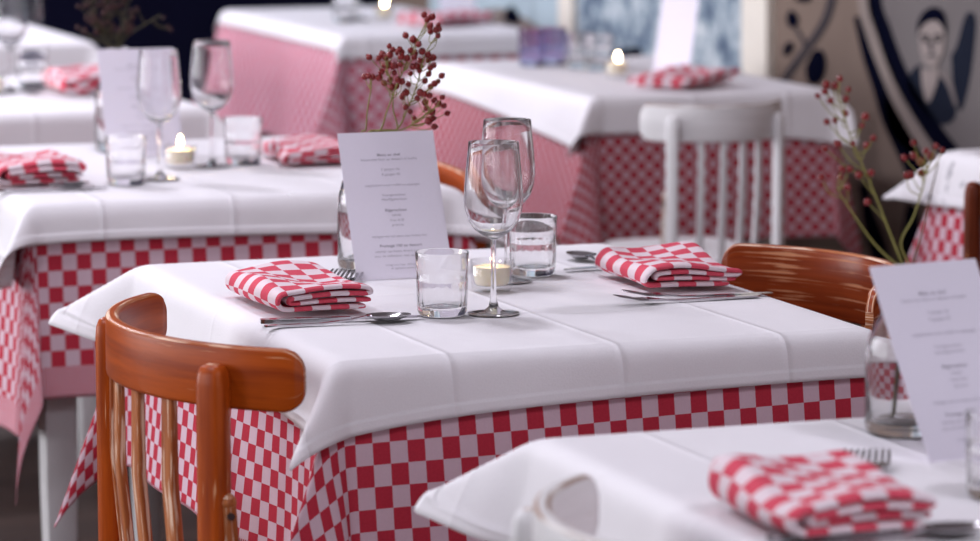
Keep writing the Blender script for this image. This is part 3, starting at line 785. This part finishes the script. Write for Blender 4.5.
for k in range(5):
    mouth = (VM.x+mo[k][0], VM.y+mo[k][1], CT+.183); foot = (VM.x-mo[k][0]*2, VM.y-mo[k][1]*2, CT+.0145)
    branch(labs[k], gs, mouth, foot, stems[k], grp[k], cp, VM.y, M['stem'])

FV = Vector((1.658, 3.318, CT)); make_vase('glass bottle vase behind the nearest menu card at the right', FV).scale = (1, 1, .92)
cq = Crop(800, 65, 2.64); gs2 = 'thin berry sprigs in the nearest vase'
fb = [[(47,82),(66,70),(70,52),(92,55),(105,37),(127,65),(80,94),(121,90),(120,128),(172,137),(163,160),(140,208),(175,212),(193,193),(71,150),(92,147),(100,210),(67,222),(155,290),(187,285),(178,362)],
      [(58,297),(110,275),(130,275),(105,297),(125,322)],
      [(300,205),(300,240),(318,255),(333,228),(345,240),(358,215),(320,285),(292,290),(275,245),(282,292),(375,225)],
      []]
fs_ = [[(268,520),(240,450),(205,360),(165,265),(130,180),(108,100)], [(250,522),(195,470),(145,400),(100,330)], [(266,470),(300,400),(325,320),(335,265)], [(300,520),(325,430),(345,340),(365,260)]]
fl_ = ['tallest blurred berry sprig in the nearest vase', 'low berry sprig bending left in the nearest vase', 'berry sprig leaning right over the cloth with dark marks', 'bare thin brown twig in the nearest vase, at the right']
for k in range(4):
    mouth = (FV.x+mo[k][0]*.45, FV.y+mo[k][1]*.45, CT+.168); foot = (FV.x-(.017, .010, -.008, -.014)[k], FV.y-mo[k][1]*2, CT+.0145)
    branch(fl_[k], gs2, mouth, foot, fs_[k], fb[k], cq, FV.y, M['stem'] if k < 3 else M['stem_dry'], rw=.0015, bscale=.8)

SV = Vector((1.60, 6.32, CT)); make_vase('glass bottle vase behind the blurred menu card on the second table', SV)
cr_ = Crop(60, 0, 3.38); gs3 = 'dark berry sprigs in the vase of the second table'
sb = [[(95,70),(85,20),(100,12),(120,30),(105,45),(90,60),(130,15),(118,62)], [(150,10),(165,28),(150,45),(175,50),(160,75),(145,85)], [(200,20),(215,45),(240,40),(225,70),(235,95),(205,100),(245,60)], [(110,75),(260,30),(350,60),(365,90),(375,100)]]
ss = [[(160,160),(150,110),(125,60),(105,20)], [(170,160),(170,110),(165,60),(160,10)], [(190,160),(200,110),(215,60),(230,15)], [(200,160),(230,120),(290,80),(340,50)]]
rb = random.Random(5)
for k, (cx_, w_) in enumerate(((105, 45), (160, 40), (215, 45))):
    sb[k] += [(cx_+rb.uniform(-w_, w_), rb.uniform(-60, 115)) for _ in range(20)]
sl = ['leftmost dark berry sprig before the navy wall', 'upright dark berry sprig before the navy wall', 'dark berry sprig leaning right before the navy wall', 'thin wispy twig reaching far right before the navy wall']
for k in range(4):
    mouth = (SV.x+mo[k][0]*.6, SV.y+mo[k][1]*.6, CT+.183); foot = (SV.x-mo[k][0]*2, SV.y-mo[k][1]*2, CT+.0145)
    branch(sl[k], gs3, mouth, foot, ss[k], sb[k], cr_, SV.y, M['stem_dark'], rw=.0026, bscale=.9, tips=False, bm=DM)

# ------------------------------------------------------------------ napkins
def napkin(label, loc, rz, wx, wy, layers, gap, seed, skew=0.0, group='checked napkins'):
    """a cloth folded to and fro: serpentine across x, lying along y"""
    rs = random.Random(seed); ph = [rs.uniform(0, 6) for _ in range(6)]
    g = gap; z0 = g*.3; zt = z0+3*g; xr = wx/2-1.5*g; xl = -wx/2+1.5*g; prof = []
    def run(xa, xb, z): prof.extend((lerp(xa, xb, i/9), z) for i in range(10))
    run(wx/2-.004, xl, z0)                                   # bottom sheet
    for i in range(1, 8): a = -PI/2-PI*i/8; prof.append((xl+1.5*g*math.cos(a), z0+1.5*g+1.5*g*math.sin(a)))   # outer wrap
    run(xl, xr+1.2*g, zt)                                    # top sheet
    for i in range(1, 5): a = PI/2-PI*i/5; prof.append((xr+1.2*g+.7*g*math.cos(a), zt-g/2+g/2*math.sin(a)))
    run(xr+1.0*g, xl+.9*g, zt-g)
    for i in range(1, 5): a = PI/2+PI*i/5; prof.append((xl+.9*g+.5*g*math.cos(a), zt-1.5*g+g/2*math.sin(a)))
    run(xl+1.0*g, xr+1.9*g, zt-2*g)
    layers = 4
    lens = [0]
    for p, q in zip(prof, prof[1:]): lens.append(lens[-1]+math.dist(p, q))
    ny = 16; vs, fl, ed = [], [], []; top = zt
    for j in range(ny+1):
        v = j/ny; y = wy*(v-.5)
        for i, (x, z) in enumerate(prof):
            k = z/top
            zz = z*(1+.10*math.sin(v*5+ph[0])*1)+k*.006*math.sin(x*38+ph[1])*math.sin(v*5+ph[2])
            zz *= 1+.18*(v-.45)
            xx = x+skew*y+.003*math.sin(v*6+k*3+ph[3])
            yy = y+.004*math.sin(k*5+ph[4])+ (.004*math.sin(x*30+ph[5]))
            vs.append((xx, yy, max(.0012, zz))); fl.append((lens[i], y+.5))
            ed.append((min(.03, wy/2-abs(y)+.02*0) if layers < 0 else (lens[i] if lens[i] < .1 else 1), y+.5))
    n = len(prof); fs = [(j*n+i, j*n+i+1, (j+1)*n+i+1, (j+1)*n+i) for j in range(ny) for i in range(n-1)]
    me = bpy.data.meshes.new('napkin'); me.from_pydata(vs, [], fs)
    for nm, data in (('flat', fl), ('edge', ed)):
        ul = me.uv_layers.new(name=nm)
        for lp in me.loops: ul.data[lp.index].uv = data[lp.vertex_index]
    me.materials.append(M['napkin']); me.polygons.foreach_set('use_smooth', [True]*len(fs)); me.update()
    o = bpy.data.objects.new('napkin', me); C.objects.link(o); o.location = loc; o.rotation_euler = (0, 0, rz)
    so = o.modifiers.new('thickness', 'SOLIDIFY'); so.thickness = gap*.86; so.offset = 0
    sd = o.modifiers.new('smooth', 'SUBSURF'); sd.levels = 1; sd.render_levels = 1
    return tag(o, label, 'napkin', group)
NZ = CT+.0072
napkin('red checked folded napkin at the left end of the centre table, fork tines beyond it', (1.336, 4.385, NZ), R(2), .118, .215, 4, .0078, 4)
napkin('red checked folded napkin at the right end of the centre table', (1.852, 4.415, NZ), R(-2), .122, .19, 4, .0075, 9)
napkin('red checked folded napkin on the nearest table', (1.380, 2.937, NZ), R(3), .132, .185, 4, .0092, 12, .04)
napkin('red checked folded napkin at the left frame edge on the second table', (1.335, 5.885, NZ), R(2), .14, .2, 4, .0085, 21)
napkin('pink checked folded napkin on the second table left of the centre menu card', (1.86, 6.03, NZ), R(-4), .13, .21, 4, .0065, 31)
napkin('pink folded napkin beside the top left tumbler', (1.815, 7.48, NZ), R(5), .12, .15, 4, .010, 33)
napkin('red checked folded napkin on the table behind the far white chair', at(682, 83, NZ), R(-60), .15, .19, 4, .0065, 41)
napkin('pink folded napkin on the farthest right hand table', at(445, 22, NZ), R(-60), .15, .22, 4, .0065, 43)

# ------------------------------------------------------------------ cutlery (along +x, business end at +x)
def make_fork(label, group='cutlery'):
    t = thing('fork', label, 'fork', (0, 0, 0), 0, group)
    def zc(x): return .0016+.006*max(0, min(1, (x-.02)/.06))*(1-max(0, min(1, (x-.05)/.05)))*1.2
    zc0 = zc
    def zc(x): return zc0(x)+max(0, x-.068)*.32
    h = MB(); st = [(-.10, .0045), (-.095, .0065), (-.06, .0062), (-.02, .0042), (.02, .0028), (.034, .0030), (.044, .0075), (.052, .0112), (.060, .012)]
    h.sweep([(x, 0, zc(x)) for x, w in st], rounded(2, .0022, .0008, 1), (0, 0, 1), lambda i: (st[i][1], 1)).build('handle', M['steel'], t, 60)
    for k in range(4):
        y = (-1.5+k)*.0066; tn = MB()
        xs = [.058, .07, .082, .094, .10]
        tn.sweep([(x, y*(1-.08*(x-.058)/.04), zc(x)) for x in xs], rounded(.0036, .0019, .0006, 1), (0, 0, 1), lambda i: (1, 1, 1, .9, .45)[i])
        tn.build('tine', M['steel'], t, 60)
    return t
def make_spoon(label, group='cutlery'):
    t = thing('spoon', label, 'spoon', (0, 0, 0), 0, group)
    st = [(-.10, .0045), (-.095, .0065), (-.06, .0062), (-.02, .0042), (.02, .0030), (.040, .0032), (.048, .005)]
    MB().sweep([(x, 0, .0018+.008*max(0, min(1, (x-.005)/.04))) for x, w in st], rounded(2, .0022, .0008, 1), (0, 0, 1), lambda i: (st[i][1], 1)).build('handle', M['steel'], t, 60)
    vs, fs = [], []; nr, na = 6, 24
    for sgn, th in ((0, 0), (1, .0012)):
        for i in range(nr+1):
            q = i/nr
            for j in range(na):
                a = 2*PI*j/na; ex = .032*q*math.cos(a); ey = .0205*q*math.sin(a)*(1-.12*math.cos(a))
                vs.append((.072+ex, ey, .0105-.0085*(1-q*q)-th))
    m = (nr+1)*na
    for i in range(nr):
        for j in range(na):
            j2 = (j+1) % na; fs.append((i*na+j, i*na+j2, (i+1)*na+j2, (i+1)*na+j)); fs.append((m+i*na+j, m+(i+1)*na+j, m+(i+1)*na+j2, m+i*na+j2))
    for j in range(na): j2 = (j+1) % na; fs.append((nr*na+j, nr*na+j2, m+nr*na+j2, m+nr*na+j))
    b = MB(); b.add(vs, fs); b.build('bowl', M['steel'], t, 60)
    return t
def make_knife(label, group='cutlery'):
    t = thing('knife', label, 'knife', (0, 0, 0), 0, group)
    st = [(-.105, .005), (-.10, .0068), (-.05, .0062), (0, .0050), (.012, .0046)]
    MB().sweep([(x, 0, .003) for x, w in st], rounded(2, .0055, .002, 2), (0, 0, 1), lambda i: (st[i][1], 1)).build('handle', M['steel'], t, 60)
    poly = [(.010, -.0045), (.03, -.0075), (.07, -.0088), (.09, -.008), (.103, -.003), (.108, .003), (.105, .0062), (.09, .0068), (.03, .0062), (.010, .0045)]
    MB().prism(poly, .0022, .0036).build('blade', M['steel'], t, 30)
    return t
fk = make_fork('fork under the left napkin of the centre table, tines pointing towards the vase'); fk.location = (1.412, 4.522, CT); fk.rotation_euler = (0, 0, R(58))
dup(fk, (1.438, 4.506, CT), R(62), 'second fork right beside the first under the left napkin of the centre table')
sp = make_spoon('spoon lying before the left napkin of the centre table, dark bowl up'); sp.location = (1.336, 4.215, CT); sp.scale = (.9, .9, .9); sp.rotation_euler = (0, 0, R(-3)) 
kn = make_knife('knife lying behind the spoon before the left napkin of the centre table'); kn.location = (1.349, 4.238, CT); kn.scale = (.95, .95, .95); kn.rotation_euler = (0, 0, R(-8))
dup(fk, (1.815, 4.252, CT), R(182), 'fork before the right napkin of the centre table, outer one of two')
dup(fk, (1.840, 4.278, CT), R(174), 'fork before the right napkin of the centre table, inner one of two')
dup(sp, (1.838, 4.600, CT), R(97), 'spoon behind the right napkin of the centre table')
dup(kn, (1.868, 4.572, CT), R(184), 'knife behind the right napkin of the centre table')
dup(sp, (1.315, 5.762, CT), R(-3), 'spoon before the napkin at the left frame edge on the second table')
dup(kn, (1.33, 5.738, CT), R(-5), 'knife before the napkin at the left frame edge on the second table')
dup(fk, (1.40, 6.0, CT), R(50), 'fork beyond the napkin at the left frame edge on the second table')
dup(kn, (1.90, 6.19, CT), R(176), 'knife behind the pink checked napkin of the second table')
dup(fk, (1.488, 3.108, CT), R(58), 'fork under the napkin of the nearest table, tines up')
dup(fk, (1.516, 3.095, CT), R(62), 'second fork under the napkin of the nearest table')
dup(sp, (1.402, 2.842, CT), R(-2), 'spoon at the lower right frame edge before the nearest napkin')
dup(kn, (1.405, 2.868, CT), R(-4), 'knife between the spoon and the napkin on the nearest table')
dup(sp, (1.76, 7.44, CT), R(140), 'dark spoon left of the pink napkin in the top left')

# ------------------------------------------------------------------ painted wall
def wall_poly(pxs, z): return [at_wall(*p) for p in pxs], WX-z
def paint(name, pxs, layer, mat, parent=None, smooth_pts=0):
    q = [Vector((*p, 0)) for p in pxs]
    if smooth_pts:
        q = curve(q+[q[0]], smooth_pts)[:-1]
    pts = [at_wall(p[0], p[1]) for p in q]
    d = .0015
    return MB().prism(pts, WX-layer*d-d, WX-layer*d, lambda a, b, z: (z, a, b)).build(name, mat, parent, 0)
M['p_navy'] = plain('navy_wall_line', (.0035, .004, .012), .95, spec=0.0)
M['p_grey'] = plain('grey_violet_line', (.05, .042, .048), .95, spec=.08)
M['p_cream'] = plain('cream_wall_ground', (.27, .22, .20), .8, 0, 0, 20, .12, spec=.08)
M['p_taupe'] = plain('taupe_wall_ground', (.165, .145, .145), .8, 0, 0, 10, .15, spec=.08)
M['p_face'] = plain('pale_grey_line', (.22, .185, .18), .8, 0, 0, 50, .35, spec=.08)
M['p_blue'] = plain('blue_grey_line', (.012, .016, .032), .8, 0, 0, 60, .5, spec=.08)
M['p_skin'] = plain('pale_portrait_skin', (.33, .275, .26), .9, 0, 0, 50, .3, spec=.0)
M['p_trim'] = plain('ivory_strip', (.80, .74, .66), .7, 0, 0, 15, .1, spec=.08)
def mural_material():
    m, nt, b = new_mat('blue_scenic_wall')
    tc = N(nt, 'ShaderNodeTexCoord'); mp = N(nt, 'ShaderNodeMapping'); L(nt, tc.outputs['Object'], mp.inputs['Vector'])
    no = N(nt, 'ShaderNodeTexNoise'); no.inputs['Scale'].default_value = 17; no.inputs['Detail'].default_value = 6; no.inputs['Roughness'].default_value = .62; L(nt, mp.outputs[0], no.inputs['Vector'])
    n2 = N(nt, 'ShaderNodeTexNoise'); n2.inputs['Scale'].default_value = 4.5; n2.inputs['Detail'].default_value = 2; L(nt, mp.outputs[0], n2.inputs['Vector'])
    f = math_n(nt, 'ADD', math_n(nt, 'MULTIPLY', no.outputs[0], .72), math_n(nt, 'MULTIPLY', n2.outputs[0], .3))
    c = ramp(nt, f, [(.36, (.02, .035, .09)), (.46, (.14, .20, .27)), (.55, (.40, .47, .52)), (.66, (.66, .69, .71))])
    L(nt, c, b.inputs['Base Color']); b.inputs['Roughness'].default_value = .5
    return m
M['p_mural'] = mural_material()
M['p_sky'] = plain('pale_blue_wall', (.46, .56, .62), .7, 0, 0, 5, .15, spec=.08)
mu = thing('blue_mural', 'blue and white scenic mural behind the far tealight and leaning menu', 'mural', (0, 0, 0))
TOP = -700
paint('mural_panel', [(578, TOP), (748, TOP), (748, 130), (578, 130)], 1, M['p_mural'], mu)
paint('dark_boat', [(598, 48), (606, 44), (614, 55), (622, 50), (640, 47), (643, 56), (630, 60), (612, 62), (602, 58)], 2, M['p_navy'], mu, 4)
mu2 = thing('pale_blue_mural', 'pale blue painted wall panel above the far right hand table', 'mural', (0, 0, 0))
paint('mural_panel', [(430, TOP), (576, TOP), (576, 140), (430, 140)], 1, M['p_sky'], mu2)
paint('white_hill', [(440, 24), (470, 14), (500, 8), (520, 15), (545, 30), (555, 42), (440, 42)], 2, M['p_cream'], mu2, 4)
paint('dark_figure', [(505, 20), (508, 10), (513, 6), (519, 12), (522, 22), (513, 24)], 3, M['p_navy'], mu2, 4)
struct(MB().prism([at_wall(x, y) for x, y in ((749, TOP), (774, TOP), (774, 300), (749, 300))], WX-.02, WX, lambda a, b, z: (z, a, b)).build('trim_1', M['p_trim'], None, 0))
struct(MB().prism([at_wall(x, y) for x, y in ((563, TOP), (577, TOP), (577, 300), (563, 300))], WX-.015, WX, lambda a, b, z: (z, a, b)).build('trim_2', M['p_trim'], None, 0))
vi = thing('wall_art', 'dark leafy vine painted on the taupe wall right of the ivory strip', 'wall painting', (0, 0, 0))
k = 4.506
def vp(*q): return [(740+a/k, b/k) for a, b in q]
def stroke(pts, w): 
    c = curve([Vector((*p, 0)) for p in pts], 5); lft, rgt = [], []
    for i, p in enumerate(c):
        t = (c[min(i+1, len(c)-1)]-c[max(i-1, 0)]).normalized(); n_ = Vector((-t.y, t.x, 0))
        ww = w[0]+(w[1]-w[0])*i/(len(c)-1); lft.append(tuple((p+n_*ww/2)[:2])); rgt.append(tuple((p-n_*ww/2)[:2]))
    return lft+rgt[::-1]
paint('stem', stroke(vp((195, 380), (230, 320), (300, 225), (360, 140), (400, 60), (425, -60), (450, -300)), (7, 9)), 1, M['p_grey'], vi)
paint('twig', stroke(vp((300, 205), (275, 160), (250, 120)), (4, 3)), 1, M['p_grey'], vi)
for q in (vp((215, 75), (235, 45), (262, 70), (268, 100), (245, 125), (222, 110)), vp((200, 225), (215, 195), (240, 190), (245, 215), (225, 245), (203, 250)),
          vp((300, 310), (330, 240), (365, 222), (390, 260), (385, 330), (355, 375), (315, 370)), vp((255, 0), (290, 10), (325, -5), (310, -60), (270, -50))):
    paint('leaf', q, 2, M['p_navy'], vi, 4)
po = thing('wall_art', 'painted portrait of a suited man behind a curved dark line, top right', 'mural', (0, 0, 0))
kk = 3.61
def pp_(*q): return [(860+a/kk, b/kk) for a, b in q]
paint('ground', pp_((30, -2500), (470, -2500), (470, 560), (330, 560), (240, 430), (170, 320), (100, 180), (60, 60)), 1, M['p_taupe'], po)
paint('dark_line', stroke(pp_((40, -400), (55, -20), (90, 110), (150, 270), (230, 410), (340, 560), (520, 740)), (13, 19)), 2, M['p_navy'], po)
paint('pale_line', stroke(pp_((10, -300), (20, -10), (50, 120), (90, 230), (150, 370), (250, 540), (330, 660)), (12, 13)), 2, M['p_cream'], po)
paint('dark_line', stroke(pp_((-10, 60), (30, 200), (75, 310), (120, 430), (190, 560), (260, 700)), (5, 30)), 1, M['p_navy'], po)
paint('coat', pp_((175, 300), (190, 260), (225, 235), (250, 300), (285, 270), (320, 285), (345, 330), (350, 420), (300, 450), (240, 400), (200, 350)), 2, M['p_blue'], po, 4)
paint('shirt', pp_((228, 245), (262, 255), (290, 240), (285, 300), (255, 370), (235, 320)), 3, M['p_skin'], po, 3)
fa = paint('face', pp_((225, 90), (260, 70), (305, 85), (315, 140), (308, 195), (285, 235), (260, 242), (238, 215), (226, 160)), 4, M['p_skin'], po, 4)
paint('hair', pp_((219, 125), (222, 80), (245, 40), (285, 25), (316, 55), (322, 125), (313, 100), (290, 74), (255, 78), (233, 98)), 5, M['p_navy'], po, 3)
paint('eye', pp_((236, 145), (250, 138), (262, 146), (250, 152)), 6, M['p_navy'], fa, 3)
paint('eye', pp_((282, 146), (295, 138), (306, 145), (295, 152)), 6, M['p_navy'], fa, 3)
paint('brow', stroke(pp_((234, 133), (250, 127), (264, 133)), (2, 2)), 6, M['p_navy'], fa)
paint('brow', stroke(pp_((280, 133), (295, 126), (308, 132)), (2, 2)), 6, M['p_navy'], fa)
paint('nose', stroke(pp_((272, 145), (268, 170), (276, 182)), (1.5, 2.5)), 6, M['p_blue'], fa)
paint('mouth', stroke(pp_((256, 203), (272, 199), (290, 204)), (2, 2)), 6, M['p_blue'], fa)
paint('arm', pp_((335, 200), (355, 165), (385, 60), (410, 45), (425, 80), (415, 200), (400, 300), (370, 400), (345, 330)), 2, M['p_blue'], po, 4)
paint('lapel', stroke(pp_((300, 260), (330, 300), (355, 380)), (7, 3)), 3, M['p_face'], po)
da = po
k3 = 3.007
def lp_(*q): return [(840+a/k3, 100+b/k3) for a, b in q]
paint('leaf', lp_((130, -20), (170, 20), (250, 110), (290, 140), (250, 200), (200, 150), (150, 90)), 1, M['p_navy'], da, 3)
paint('leaf', lp_((60, 250), (85, 260), (100, 330), (135, 420), (150, 500), (110, 500), (80, 400)), 1, M['p_navy'], da, 3)
paint('leaf', lp_((205, 310), (235, 330), (240, 420), (220, 500), (180, 500), (190, 400)), 1, M['p_navy'], da, 3)

# ------------------------------------------------------------------ world, render settings
w = bpy.data.worlds.new('sky'); bpy.context.scene.world = w; w.use_nodes = True
bg = w.node_tree.nodes['Background']; bg.inputs[0].default_value = (.62, .74, 1, 1); bg.inputs[1].default_value = .25
sc = bpy.context.scene
sc.view_settings.view_transform = 'Standard'; sc.view_settings.look = 'None'; sc.view_settings.gamma = 1
sc.view_settings.exposure = -0.06
try:
    sc.cycles.use_denoising = True; sc.cycles.max_bounces = 12; sc.cycles.transmission_bounces = 12; sc.cycles.transparent_max_bounces = 12
    sc.cycles.sample_clamp_indirect = 6; sc.cycles.caustics_reflective = False; sc.cycles.caustics_refractive = False
except Exception: pass
